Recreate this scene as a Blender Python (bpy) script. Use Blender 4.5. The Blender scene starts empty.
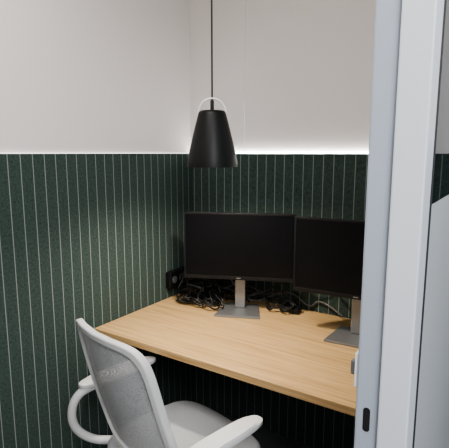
import bpy, bmesh, math, random
from mathutils import Vector, Matrix
random.seed(4)
S=bpy.context.scene
COL=S.collection
try: S.view_settings.look='AgX - Medium High Contrast'
except Exception: pass

# ---------------- materials ----------------
def mat(name, col, rough=0.5, metal=0.0, bump=0.0, bscale=200, var=0.0, spec=0.5):
    m=bpy.data.materials.new(name); m.use_nodes=True
    nt=m.node_tree; b=nt.nodes['Principled BSDF']
    b.inputs['Base Color'].default_value=(*col,1)
    b.inputs['Roughness'].default_value=rough
    b.inputs['Metallic'].default_value=metal
    b.inputs['Specular IOR Level'].default_value=spec
    tc=nt.nodes.new('ShaderNodeTexCoord')
    nz=nt.nodes.new('ShaderNodeTexNoise'); nz.inputs['Scale'].default_value=bscale
    nt.links.new(tc.outputs['Object'],nz.inputs['Vector'])
    if bump>0:
        bp=nt.nodes.new('ShaderNodeBump'); bp.inputs['Strength'].default_value=bump; bp.inputs['Distance'].default_value=0.002
        nt.links.new(nz.outputs['Fac'],bp.inputs['Height']); nt.links.new(bp.outputs['Normal'],b.inputs['Normal'])
    if var>0:
        rp=nt.nodes.new('ShaderNodeValToRGB')
        rp.color_ramp.elements[0].position=0.3; rp.color_ramp.elements[1].position=0.7
        rp.color_ramp.elements[0].color=(*[c*(1-var) for c in col],1)
        rp.color_ramp.elements[1].color=(*[min(1,c*(1+var)) for c in col],1)
        nt.links.new(nz.outputs['Fac'],rp.inputs['Fac']); nt.links.new(rp.outputs['Color'],b.inputs['Base Color'])
    return m
def emis(name,col,strength):
    m=bpy.data.materials.new(name); m.use_nodes=True
    b=m.node_tree.nodes['Principled BSDF']
    b.inputs['Base Color'].default_value=(*col,1)
    b.inputs['Emission Color'].default_value=(*col,1); b.inputs['Emission Strength'].default_value=strength
    return m
def felt(name, axis):
    m=mat(name,(0.03,0.055,0.046),0.95,bump=0.4,bscale=350,spec=0.1)
    nt=m.node_tree; b=nt.nodes['Principled BSDF']; L=nt.links; N=nt.nodes
    tc=N.new('ShaderNodeTexCoord'); sp=N.new('ShaderNodeSeparateXYZ'); L.new(tc.outputs['Object'],sp.inputs[0])
    def mth(op,a,c=None,d=None):
        n=N.new('ShaderNodeMath'); n.operation=op
        for i,v in enumerate((a,c,d)):
            if v is None: continue
            if isinstance(v,(int,float)): n.inputs[i].default_value=v
            else: L.new(v,n.inputs[i])
        return n.outputs[0]
    x=mth('ADD',sp.outputs[axis],10.0125)
    f=mth('FRACT',mth('DIVIDE',x,0.05))
    line=mth('LESS_THAN',mth('ABSOLUTE',mth('SUBTRACT',f,0.5)),0.036)
    nz=N.new('ShaderNodeTexNoise'); nz.inputs['Scale'].default_value=110; nz.inputs['Detail'].default_value=5
    L.new(tc.outputs['Object'],nz.inputs['Vector'])
    rp=N.new('ShaderNodeValToRGB'); e=rp.color_ramp.elements
    e[0].position=.3;e[1].position=.72
    e[0].color=(0.038,0.057,0.050,1); e[1].color=(0.069,0.097,0.087,1)
    L.new(nz.outputs['Fac'],rp.inputs['Fac'])
    mx=N.new('ShaderNodeMix'); mx.data_type='RGBA'
    L.new(line,mx.inputs[0]); L.new(rp.outputs['Color'],mx.inputs[6]); mx.inputs[7].default_value=(0.24,0.272,0.26,1)
    L.new(mx.outputs[2],b.inputs['Base Color'])
    return m
def wood():
    m=mat('oak_laminate',(0.5,0.32,0.15),0.42); nt=m.node_tree;N=nt.nodes;L=nt.links;b=N['Principled BSDF']
    tc=N.new('ShaderNodeTexCoord'); mp=N.new('ShaderNodeMapping'); mp.inputs['Scale'].default_value=(1.2,28,28)
    L.new(tc.outputs['Object'],mp.inputs[0])
    nz=N.new('ShaderNodeTexNoise'); nz.inputs['Scale'].default_value=2.2; nz.inputs['Detail'].default_value=7; nz.inputs['Roughness'].default_value=.6; nz.inputs['Distortion'].default_value=.3
    L.new(mp.outputs[0],nz.inputs['Vector'])
    rp=N.new('ShaderNodeValToRGB');e=rp.color_ramp.elements
    e[0].position=.3;e[0].color=(0.42,0.255,0.11,1);e[1].position=.72;e[1].color=(0.66,0.46,0.235,1)
    k=e.new(.5);k.color=(0.56,0.37,0.175,1)
    L.new(nz.outputs['Fac'],rp.inputs['Fac']);L.new(rp.outputs['Color'],b.inputs['Base Color'])
    return m
M_wall=mat('painted_plaster',(0.81,0.775,0.755),0.9,bump=.08,bscale=250)
M_ceil=mat('ceiling_paint',(0.8,0.8,0.79),0.9,bump=.05)
M_floor=mat('carpet_grey',(0.13,0.135,0.14),0.95,bump=.8,bscale=400,var=.35)
M_feltL=felt('green_felt_y',1); M_feltB=felt('green_felt_x',0)
M_wood=wood()
M_blk=mat('black_plastic',(0.008,0.008,0.009),0.45,bump=.03,bscale=600,spec=.35)
M_scr=mat('screen_glass',(0.003,0.003,0.004),0.35,spec=.25)
M_shade=mat('black_lacquer',(0.006,0.006,0.006),0.42,spec=.3)
M_shadein=mat('white_lacquer',(0.85,0.85,0.83),0.5)
M_chrome=mat('polished_steel',(0.88,0.88,0.88),0.3,metal=.15)
M_silver=mat('silver_plastic',(0.27,0.275,0.28),0.38,metal=.6)
M_frame=mat('white_frame_paint',(0.64,0.67,0.71),0.4,bump=.02)
M_frame2=mat('grey_frame_paint',(0.38,0.42,0.48),0.45,bump=.02)
M_seal=mat('rubber_seal',(0.03,0.03,0.035),0.7)
M_chair=mat('chair_plastic',(0.64,0.64,0.64),0.45,bump=.03)
M_seat=mat('seat_fabric',(0.44,0.45,0.46),0.9,bump=.6,bscale=500,var=.12)
M_wht=mat('white_plastic',(0.85,0.85,0.85),0.5)
M_cable=mat('cable_rubber',(0.012,0.012,0.012),0.4)
M_cable2=mat('cable_glint_grey',(0.12,0.12,0.125),0.4)  # lighter grey paints the light glints into some of the cables
M_slot=mat('dark_recess',(0.01,0.01,0.01),0.6)
M_led=emis('led_cool_white',(1.0,0.97,0.92),24)
M_led2=emis('led_cool_white_dim',(1.0,0.95,0.92),1.2)
M_bulb=emis('bulb',(1.0,0.86,0.66),10)
def thin_glass(name,white):
    m=bpy.data.materials.new(name);m.use_nodes=True
    nt=m.node_tree;out=nt.nodes['Material Output'];b=nt.nodes['Principled BSDF']
    tr=nt.nodes.new('ShaderNodeBsdfTransparent');tr.inputs[0].default_value=(.86,.92,.91,1)
    gl=nt.nodes.new('ShaderNodeBsdfGlossy');gl.inputs['Roughness'].default_value=.02
    fz=nt.nodes.new('ShaderNodeFresnel');fz.inputs[0].default_value=1.4
    mx=nt.nodes.new('ShaderNodeMixShader');m2=nt.nodes.new('ShaderNodeMixShader')
    b.inputs['Base Color'].default_value=(.56,.58,.60,1);b.inputs['Roughness'].default_value=.5
    m2.inputs[0].default_value=white
    nt.links.new(fz.outputs[0],mx.inputs[0]);nt.links.new(tr.outputs[0],mx.inputs[1]);nt.links.new(gl.outputs[0],mx.inputs[2])
    nt.links.new(mx.outputs[0],m2.inputs[1]);nt.links.new(b.outputs[0],m2.inputs[2]);nt.links.new(m2.outputs[0],out.inputs[0])
    return m
M_glass=thin_glass('partition_glass',0.0); M_frost=thin_glass('frosted_film',0.85)
M_mesh=bpy.data.materials.new('mesh_fabric');M_mesh.use_nodes=True
nt=M_mesh.node_tree;b=nt.nodes['Principled BSDF'];b.inputs['Base Color'].default_value=(.50,.51,.52,1);b.inputs['Roughness'].default_value=.8
tc=nt.nodes.new('ShaderNodeTexCoord');ck=nt.nodes.new('ShaderNodeTexVoronoi');ck.inputs['Scale'].default_value=330
nt.links.new(tc.outputs['Object'],ck.inputs['Vector'])
lt=nt.nodes.new('ShaderNodeMath');lt.operation='LESS_THAN';lt.inputs[1].default_value=.27;nt.links.new(ck.outputs['Distance'],lt.inputs[0])
tr=nt.nodes.new('ShaderNodeBsdfTransparent');mx=nt.nodes.new('ShaderNodeMixShader')
nt.links.new(lt.outputs[0],mx.inputs[0]);nt.links.new(b.outputs[0],mx.inputs[1]);nt.links.new(tr.outputs[0],mx.inputs[2])
nt.links.new(mx.outputs[0],nt.nodes['Material Output'].inputs[0])

# ---------------- helpers ----------------
def link(ob,parent=None):
    COL.objects.link(ob)
    if parent: ob.parent=parent
    return ob
def empty(name,loc=(0,0,0),rz=0):
    e=bpy.data.objects.new(name,None); e.location=loc; e.rotation_euler=(0,0,rz); e.empty_display_size=.1
    return link(e)
def meshob(name,bm,m,parent=None,smooth=False):
    me=bpy.data.meshes.new(name); bm.normal_update(); bm.to_mesh(me); bm.free()
    me.materials.append(m)
    if smooth:
        for p in me.polygons:p.use_smooth=True
        me.set_sharp_from_angle(angle=math.radians(40))
    return link(bpy.data.objects.new(name,me),parent)
def box(name,lo,hi,m,parent=None,bev=0,seg=2):
    bm=bmesh.new(); bmesh.ops.create_cube(bm,size=1)
    lo=Vector(lo);hi=Vector(hi);c=(lo+hi)/2;s=hi-lo
    for v in bm.verts: v.co=Vector((v.co.x*s.x,v.co.y*s.y,v.co.z*s.z))+(c)
    if bev>0: bmesh.ops.bevel(bm,geom=bm.edges[:],offset=bev,segments=seg,profile=.5,affect='EDGES')
    return meshob(name,bm,m,parent)
def tube(name,pts,r,m,parent=None,cyclic=False,smooth=True,res=10,scale=None):
    cu=bpy.data.curves.new(name,'CURVE');cu.dimensions='3D'
    if smooth:
        sp=cu.splines.new('NURBS');sp.points.add(len(pts)-1)
        for p,q in zip(sp.points,pts):p.co=(*q,1)
        sp.order_u=3;sp.use_endpoint_u=not cyclic
    else:
        sp=cu.splines.new('POLY');sp.points.add(len(pts)-1)
        for p,q in zip(sp.points,pts):p.co=(*q,1)
    sp.use_cyclic_u=cyclic;sp.resolution_u=res
    cu.bevel_depth=r;cu.bevel_resolution=4;cu.use_fill_caps=True
    tmp=bpy.data.objects.new(name+'_c',cu);COL.objects.link(tmp)
    dg=bpy.context.evaluated_depsgraph_get()
    me=bpy.data.meshes.new_from_object(tmp.evaluated_get(dg)); bpy.data.objects.remove(tmp)
    me.materials.clear();me.materials.append(m)
    for p in me.polygons:p.use_smooth=True
    me.name=name
    return link(bpy.data.objects.new(name,me),parent)
def revolve(name,prof,m,parent=None,n=64,loc=(0,0,0),caps=True):
    bm=bmesh.new();rings=[]
    for r,z in prof:
        rings.append([bm.verts.new((loc[0]+r*math.cos(2*math.pi*i/n),loc[1]+r*math.sin(2*math.pi*i/n),loc[2]+z)) for i in range(n)])
    for a,b_ in zip(rings,rings[1:]):
        for i in range(n): bm.faces.new((a[i],a[(i+1)%n],b_[(i+1)%n],b_[i]))
    if caps:
        for rg in (rings[0],rings[-1]): bm.faces.new(rg)
    bmesh.ops.recalc_face_normals(bm,faces=bm.faces[:])
    return meshob(name,bm,m,parent,True)

# ---------------- room shell ----------------
H=2.6; PT=1.497; YB=.05
WX=1.398; YF=-2.35
box('floor',(-.15,-4.2,-.05),(4.2,.18,0),M_floor)
box('ceiling',(-.15,YF-.1,H),(WX,.18,H+.08),M_ceil)
box('wall_left',(-.13,YF-.1,0),(-.03,YB+.03,H),M_wall)
box('wall_back',(-.13,YB+.03,0),(4.2,YB+.13,H),M_wall)
box('wall_front',(-.03,YF-.1,0),(WX,YF,H),M_wall)
box('wall_left_cladding',(-.03,YF,0),(0,YB,PT),M_feltL)
box('wall_back_cladding',(-.03,YB,0),(1.345,YB+.03,PT),M_feltB)
box('added_reflection_panel',(1.42,YB,0),(4.2,YB+.03,PT),M_feltB)  # unseen striped panel added so the glass picks up a green reflection
box('led_strip',(-.028,YB+.017,PT),(1.33,YB+.029,PT+.005),M_led)
box('led_strip',(-.029,YF+.02,PT),(-.022,YB,PT+.003),M_led2)

fr=empty('door_frame')
JY=-1.17; JX=1.301
box('jamb_inner',(JX,JY+.006,0),(1.344,JY+.07,2.3),M_frame2,fr,.004)
box('jamb_outer',(1.3455,JY-.004,0),(WX,JY+.066,2.3),M_frame,fr,.003)
box('seal',(WX-.012,JY+.0665,0.0),(WX-.001,JY+.095,2.3),M_seal,fr)
box('jamb_inner_front',(JX,-2.16,0),(1.345,-2.10,2.3),M_frame2,fr,.003)
box('jamb_outer_front',(1.3455,-2.16,0),(WX,-2.10,2.3),M_frame,fr,.003)
box('head',(JX,-2.10,2.24),(WX,JY,2.3),M_frame,fr,.003)
bm=bmesh.new()
n=24;ring=[]
for i in range(n):
    a=2*math.pi*i/n; ring.append(bm.verts.new((1.323+.0065*math.cos(a),JY+.005,1.0+.0065*math.sin(a)+(.018 if math.sin(a)>0 else -.018))))
f=bm.faces.new(ring); r=bmesh.ops.extrude_face_region(bm,geom=[f])
for v in r['geom']:
    if isinstance(v,bmesh.types.BMVert): v.co.y+=.004
bmesh.ops.recalc_face_normals(bm,faces=bm.faces[:])
meshob('strike_slot',bm,M_slot,fr)
box('latch_plate',(JX-.007,JY+.012,1.055),(JX,JY+.045,1.125),M_wht,fr,.002)
box('latch_turn',(JX-.017,JY+.02,1.075),(JX-.007,JY+.032,1.105),M_silver,fr,.003)
box('wall_right',(1.305,-2.35,2.3),(WX,YB+.03,H),M_wall)
box('wall_right_front',(1.305,YF,0),(WX,-2.16,2.3),M_wall)
wg=empty('window_1')
box('glass_pane',(1.380,JY+.096,.08),(1.388,YB,2.26),M_glass,wg)
box('frosted_film',(1.3885,JY+.096,.08),(1.3892,YB,1.40),M_frost,wg)
box('sill_rail',(1.345,JY+.075,0),(WX-.013,YB,.08),M_frame,wg,.002)
box('head_rail',(1.345,JY+.075,2.26),(WX-.013,YB,2.3),M_frame,wg,.002)
box('end_stile',(1.346,YB,0),(WX,YB+.03,2.3),M_frame,wg,.002)

# ---------------- desk ----------------
DZ=.73
dk=empty('desk')
box('desktop',(.004,-.69,DZ-.028),(1.296,YB-.004,DZ),M_wood,dk,.0015)
box('cleat_back',(.02,YB-.03,DZ-.075),(1.28,YB-.004,DZ-.029),M_blk,dk)
box('cleat_left',(.004,-.60,DZ-.068),(.025,-.04,DZ-.029),M_blk,dk)
box('leg_right',(1.24,-.60,0),(1.28,-.56,DZ-.029),M_blk,dk,.003)
box('leg_right_rear',(1.24,-.10,0),(1.28,-.06,DZ-.029),M_blk,dk,.003)
box('leg_rail',(1.24,-.56,DZ-.07),(1.28,-.10,DZ-.029),M_blk,dk,.003)

# ---------------- monitors ----------------
def monitor(x,y,rot,zc=1.063,W=.535,Hh=.322,off=0):
    e=empty('computer_monitor',(x,y,DZ),rot)
    z=zc-DZ
    box('back_shell',(-W/2+off,-.052,z-Hh/2),(W/2+off,-.028,z+Hh/2),M_blk,e,.004)
    box('back_bulge',(-.17,-.03,z-.11),(.17,-.004,z+.10),M_blk,e,.01)
    bz=.008
    box('screen_panel',(-W/2+bz+off,-.0535,z-Hh/2+.017),(W/2-bz+off,-.0518,z+Hh/2-bz),M_scr,e)
    box('bezel_top',(-W/2+off,-.055,z+Hh/2-bz),(W/2+off,-.0521,z+Hh/2),M_blk,e,.001)
    box('bezel_bottom',(-W/2+off,-.055,z-Hh/2),(W/2+off,-.0521,z-Hh/2+.017),M_blk,e,.001)
    box('bezel_left',(-W/2+off,-.055,z-Hh/2+.017),(-W/2+bz+off,-.0521,z+Hh/2-bz),M_blk,e,.001)
    box('bezel_right',(W/2-bz+off,-.055,z-Hh/2+.017),(W/2+off,-.0521,z+Hh/2-bz),M_blk,e,.001)
    box('logo_badge',(-.010+off,-.0556,z-Hh/2+.006),(.010+off,-.0551,z-Hh/2+.011),M_silver,e)
    box('stand_column',(-.026,-.004,.012),(.026,.02,z+.06),M_silver,e,.005,3)
    bm=bmesh.new()
    pr=[(-.112,-.115),(.112,-.115),(.085,.075),(-.085,.075)]
    vb=[bm.verts.new((a,b_,0.0005)) for a,b_ in pr]; vt=[bm.verts.new((a*.985,b_*.985,.011)) for a,b_ in pr]
    bm.faces.new(vb[::-1]);bm.faces.new(vt)
    for i in range(4): bm.faces.new((vb[i],vb[(i+1)%4],vt[(i+1)%4],vt[i]))
    bmesh.ops.bevel(bm,geom=bm.edges[:],offset=.003,segments=2,affect='EDGES')
    meshob('stand_base',bm,M_silver,e)
    return e
monitor(.426,-.136,math.radians(23),zc=1.060)
monitor(1.01,-.150,math.radians(5),zc=1.072)

# ---------------- power outlet + cables ----------------
po=empty('power_outlet')
box('housing',(.001,-.20,.785),(.036,.0,.875),M_blk,po,.005)
for i,yy in enumerate((-.165,-.105,-.045)):
    bm=bmesh.new(); bmesh.ops.create_cone(bm,cap_ends=True,segments=24,radius1=.020,radius2=.020,depth=.002,matrix=Matrix.Translation((.037,yy,.832))@Matrix.Rotation(math.pi/2,4,'Y'))
    meshob(f'socket_{i}',bm,M_silver,po)
box('plug_1',(.0385,-.122,.815),(.074,-.088,.850),M_blk,po,.006)
box('plug_2',(.0385,-.062,.815),(.070,-.028,.850),M_wht,po,.006)
cab=empty('cable_bundle')
def path(a,b_,n,jx,jy,jz):
    out=[a]
    for i in range(1,n):
        t=i/n
        p=Vector(a).lerp(Vector(b_),t)+Vector((random.uniform(-jx,jx),random.uniform(-jy,jy),random.uniform(-.2,1)*jz))
        p.z=max(p.z,DZ+.006);p.y=min(YB-.012,p.y);p.x=max(.085,p.x)
        out.append(tuple(p))
    return out+[b_]
k=0
for a,b_ in [((.079,-.105,.83),(.42,-.06,.76)),((.075,-.045,.83),(.70,-.02,.74)),((.08,-.09,.82),(.30,-.17,.74)),((.08,-.02,.75),(.9,.0,.75)),
            ((.08,-.18,.75),(.35,-.03,.90)),((.1,-.2,.745),(.42,-.03,.74)),((.3,-.07,.75),(.95,-.03,.9)),((.15,-.12,.76),(.38,-.02,.95)),((.09,-.08,.78),(.55,-.05,.745)),((.08,-.12,.8),(.24,-.08,.75)),
            ((.08,-.2,.74),(.28,-.13,.76)),((.08,-.13,.84),(.30,.0,.85)),((.12,.0,.77),(.6,.0,.76)),((.08,-.17,.80),(.26,-.22,.74)),((.085,-.05,.8),(.3,-.12,.79)),((.09,-.22,.74),(.36,-.2,.745)),
            ((.08,-.15,.82),(.33,-.06,.80)),((.09,-.12,.80),(.40,-.02,.82)),((.09,-.03,.80),(.5,-.01,.78)),((.1,-.2,.76),(.3,-.02,.83)),
            ((.08,-.19,.80),(.24,-.16,.80)),((.085,-.16,.84),(.22,-.1,.83)),((.08,-.1,.85),(.28,-.08,.84)),((.09,-.2,.78),(.34,-.16,.77))]:
    tube(f'cable_{k}',path(a,b_,8,.06,.05,.085),.0042,M_cable2 if k%7==3 else M_cable,cab);k+=1
for cx,cy,r in [(.13,-.17,.045),(.17,-.18,.05),(.22,-.19,.05),(.25,-.09,.045),(.30,-.20,.045),(.57,-.04,.045),(.64,-.05,.035),(.16,-.05,.05),(.13,-.2,.04),(.2,-.1,.06),(.2,-.03,.05),(.26,-.14,.05)]:
    pts=[(max(.06,cx+r*math.cos(a)*random.uniform(.8,1.25)),max(-.27,min(YB-.012,cy+r*math.sin(a))),DZ+.008+.05*random.random()) for a in [i*2*math.pi/8 for i in range(20)]]
    tube(f'coil_{k}',pts,.0038,M_cable,cab);k+=1
box('adapter_brick',(.135,-.11,DZ+.001),(.215,-.065,DZ+.032),M_blk,cab,.006)
box('adapter_brick_2',(.60,-.05,DZ+.001),(.70,-.005,DZ+.03),M_blk,cab,.006)

tube('wall_cable',[(.318,YB+.026,PT+.008),(.318,YB+.026,2.0),(.318,YB+.026,H-.002)],.0022,M_wht,smooth=False)

# ---------------- pendant ----------------
PX,PY,PZ=.524,-.515,1.446
pd=empty('pendant_lamp',(PX,PY,PZ))
o=revolve('shade',[(.0965,0),(.0990,0),(.0972,.02),(.0905,.055),(.0775,.11),(.0635,.165),(.0545,.198),(.0515,.208),(.045,.213),(.010,.214),(.010,.208),(.043,.207),(.0495,.20),(.0620,.163),(.0760,.109),(.0890,.054),(.0957,.02),(.0965,0)],M_shade,pd,caps=False)
o.data.materials.append(M_shadein)
for p in o.data.polygons:
    if p.index//64>=10: p.material_index=1
tube('handle',[(.052*math.cos(a),0,.203+.056*math.sin(a)) for a in [math.pi*i/16 for i in range(17)]],.0042,M_chrome,pd,smooth=False).rotation_euler=(0,0,math.radians(33))
revolve('socket',[(.012,.10),(.017,.105),(.017,.17),(.012,.205)],M_blk,pd,n=24)
bm=bmesh.new();bmesh.ops.create_uvsphere(bm,u_segments=24,v_segments=16,radius=.026,matrix=Matrix.Translation((0,0,.078)))
meshob('bulb',bm,M_bulb,pd,True)
tube('cord',[(0,0,.215),(0,0,.6),(0,0,H-PZ-.03)],.0034,M_cable,pd,smooth=False)
revolve('cord_grip',[(.003,.215),(.007,.217),(.007,.25),(.003,.255)],M_blk,pd,n=20)
revolve('canopy',[(.05,H-PZ-.03),(.05,H-PZ-.001)],M_shade,pd,n=40)
ld=bpy.data.lights.new('pendant_bulb_light','SPOT');ld.energy=30;ld.color=(1,.89,.75);ld.spot_size=math.radians(150);ld.spot_blend=.8;ld.shadow_soft_size=.03
lo=bpy.data.objects.new('pendant_bulb_light',ld);lo.location=(0,0,.03);link(lo,pd)

# ---------------- office chair ----------------
ch=empty('office_chair',(.57,-.875,0),math.radians(-13.5))
def seat():
    bm=bmesh.new();n=48;lv=[(.90,.0),(.98,.012),(1,.03),(.985,.048),(.93,.060),(.6,.062),(.25,.058)]
    rings=[]
    for s,z in lv:
        rg=[]
        for i in range(n):
            a=2*math.pi*i/n;c,s_=math.cos(a),math.sin(a);e=2/3.6
            x=.24*s*math.copysign(abs(c)**e,c);y=.24*s*math.copysign(abs(s_)**e,s_)
            zz=z-(.03*max(0,(y-.12)/.12)**2)
            rg.append(bm.verts.new((x,y+.08,.415+zz)))
        rings.append(rg)
    for a,b_ in zip(rings,rings[1:]):
        for i in range(n):bm.faces.new((a[i],a[(i+1)%n],b_[(i+1)%n],b_[i]))
    bm.faces.new(rings[0][::-1]);bm.faces.new(rings[-1])
    return meshob('seat_cushion',bm,M_seat,ch,True)
seat()
box('seat_pan',(-.2,-.12,.39),(.2,.26,.414),M_chair,ch,.01)
revolve('gas_column',[(.028,.10),(.028,.25),(.02,.25),(.02,.39)],M_silver,ch,n=24)
revolve('hub',[(.045,.07),(.05,.09),(.04,.13),(.03,.135)],M_chair,ch,n=24)
for i in range(5):
    a=2*math.pi*i/5+.3;c,s_=math.cos(a),math.sin(a)
    tube(f'base_leg_{i}',[(.03*c,.03*s_,.105),(.17*c,.17*s_,.10),(.29*c,.29*s_,.078)],.017,M_chair,ch)
    for sd in (-1,1):
        bm=bmesh.new();bmesh.ops.create_cone(bm,cap_ends=True,segments=24,radius1=.027,radius2=.027,depth=.018,
          matrix=Matrix.Translation((.29*c-sd*.014*s_,.29*s_+sd*.014*c,.0275))@Matrix.Rotation(a,4,'Z')@Matrix.Rotation(math.pi/2,4,'X'))
        meshob(f'caster_{i}_{"a" if sd>0 else "b"}',bm,M_blk,ch)
    tube(f'caster_stem_{i}',[(.29*c,.29*s_,.03),(.29*c,.29*s_,.08)],.008,M_blk,ch,smooth=False)
ZB,ZT=.50,.975
def bp(u,v):
    hw=.234-.028*v
    return Vector((u*hw, -.155-.085*v+.045*u*u-.01+.04*(1-v)**2, ZB+(ZT-ZB)*v))
e=2/6
outl=[]
for i in range(96):
    a=2*math.pi*i/96;c,s_=math.cos(a),math.sin(a)
    outl.append((math.copysign(abs(c)**e,c),.5+.5*math.copysign(abs(s_)**e,s_)))
def ribbon(name,inner,outer,th,m):
    bm=bmesh.new();R=[]
    for (u,v) in outl:
        po_=bp(u*outer,.5+(v-.5)*outer);pi_=bp(u*inner,.5+(v-.5)*inner)
        nrm=Vector((0,-1,0))*th
        R.append([bm.verts.new(p) for p in (po_-nrm,po_+nrm,pi_+nrm,pi_-nrm)])
    n=len(R)
    for i in range(n):
        a,b_=R[i],R[(i+1)%n]
        for j in range(4):bm.faces.new((a[j],a[(j+1)%4],b_[(j+1)%4],b_[j]))
    bmesh.ops.recalc_face_normals(bm,faces=bm.faces[:])
    o=meshob(name,bm,m,ch,True)
    md=o.modifiers.new('bev','BEVEL');md.width=.005;md.segments=3;md.limit_method='ANGLE'
    return o
ribbon('back_frame',.90,1.0,.012,M_chair)
bm=bmesh.new();g=[]
rr=[0,.2,.4,.6,.75,.905]
for r in rr[1:]:
    g.append([bm.verts.new(bp(u*r,.5+(v-.5)*r)) for u,v in outl])
c0=bm.verts.new(bp(0,.5));n=len(outl)
for i in range(n):bm.faces.new((c0,g[0][i],g[0][(i+1)%n]))
for a,b_ in zip(g,g[1:]):
    for i in range(n):bm.faces.new((a[i],b_[i],b_[(i+1)%n],a[(i+1)%n]))
meshob('back_mesh',bm,M_mesh,ch,True)
tube('back_spine',[(0,.02,.395),(0,-.12,.39),(0,-.175,.43),(0,-.155,.53)],.026,M_chair,ch)
for sd,nm in ((-1,'left'),(1,'right')):
    tube(f'arm_{nm}',[(sd*.17,.02,.395),(sd*.26,-.04,.395),(sd*.315,-.13,.41),(sd*.325,-.20,.50),(sd*.305,-.19,.62),(sd*.29,-.10,.645),(sd*.29,.05,.645)],.016,M_chair,ch)
    bm=bmesh.new();n=32;rings=[]
    for s,z in [(.8,.0),(1,.007),(1,.018),(.85,.026)]:
        rg=[]
        for i in range(n):
            a=2*math.pi*i/n;c,s_=math.cos(a),math.sin(a);ee=2/3
            rg.append(bm.verts.new((sd*.295+.036*s*math.copysign(abs(c)**ee,c),-.005+(.165)*(s if s<1 else 1)*math.copysign(abs(s_)**ee,s_),.643+z)))
        rings.append(rg)
    for a_,b_ in zip(rings,rings[1:]):
        for i in range(n):bm.faces.new((a_[i],a_[(i+1)%n],b_[(i+1)%n],b_[i]))
    bm.faces.new(rings[0][::-1]);bm.faces.new(rings[-1])
    meshob(f'armrest_{nm}',bm,M_chair,ch,True)

# ---------------- lights ----------------
w=bpy.data.worlds.new('World');S.world=w;w.use_nodes=True
w.node_tree.nodes['Background'].inputs[0].default_value=(.90,.94,1,1);w.node_tree.nodes['Background'].inputs[1].default_value=.76
def area(name,loc,target,size,energy,col=(1,1,1),sy=None):
    l=bpy.data.lights.new(name,'AREA');l.energy=energy;l.color=col;l.shape='RECTANGLE';l.size=size;l.size_y=sy or size
    o=bpy.data.objects.new(name,l);o.location=loc
    o.rotation_euler=(Vector(target)-Vector(loc)).to_track_quat('-Z','Y').to_euler();return link(o)
area('office_fill_light',(2.6,-2.6,2.7),(1.6,-1.8,1.0),1.2,68,(.97,.98,1))  # added out-of-view fill for ambient light from the office side, aimed at the door
area('booth_fill_light',(.7,-1.4,2.58),(.7,-1.4,0),.6,15,(1,.955,.92))  # unseen lamp added as fill inside the booth, not a known fixture

# ---------------- camera ----------------
cd=bpy.data.cameras.new('camera');cam=bpy.data.objects.new('camera',cd);COL.objects.link(cam)
cd.sensor_width=36;cd.sensor_fit='HORIZONTAL';cd.lens=36*449/449;cd.clip_start=.02
cam.location=(1.524,-1.968,1.5)
cam.rotation_euler=(math.radians(90-9.0),0,math.radians(33))
S.camera=cam
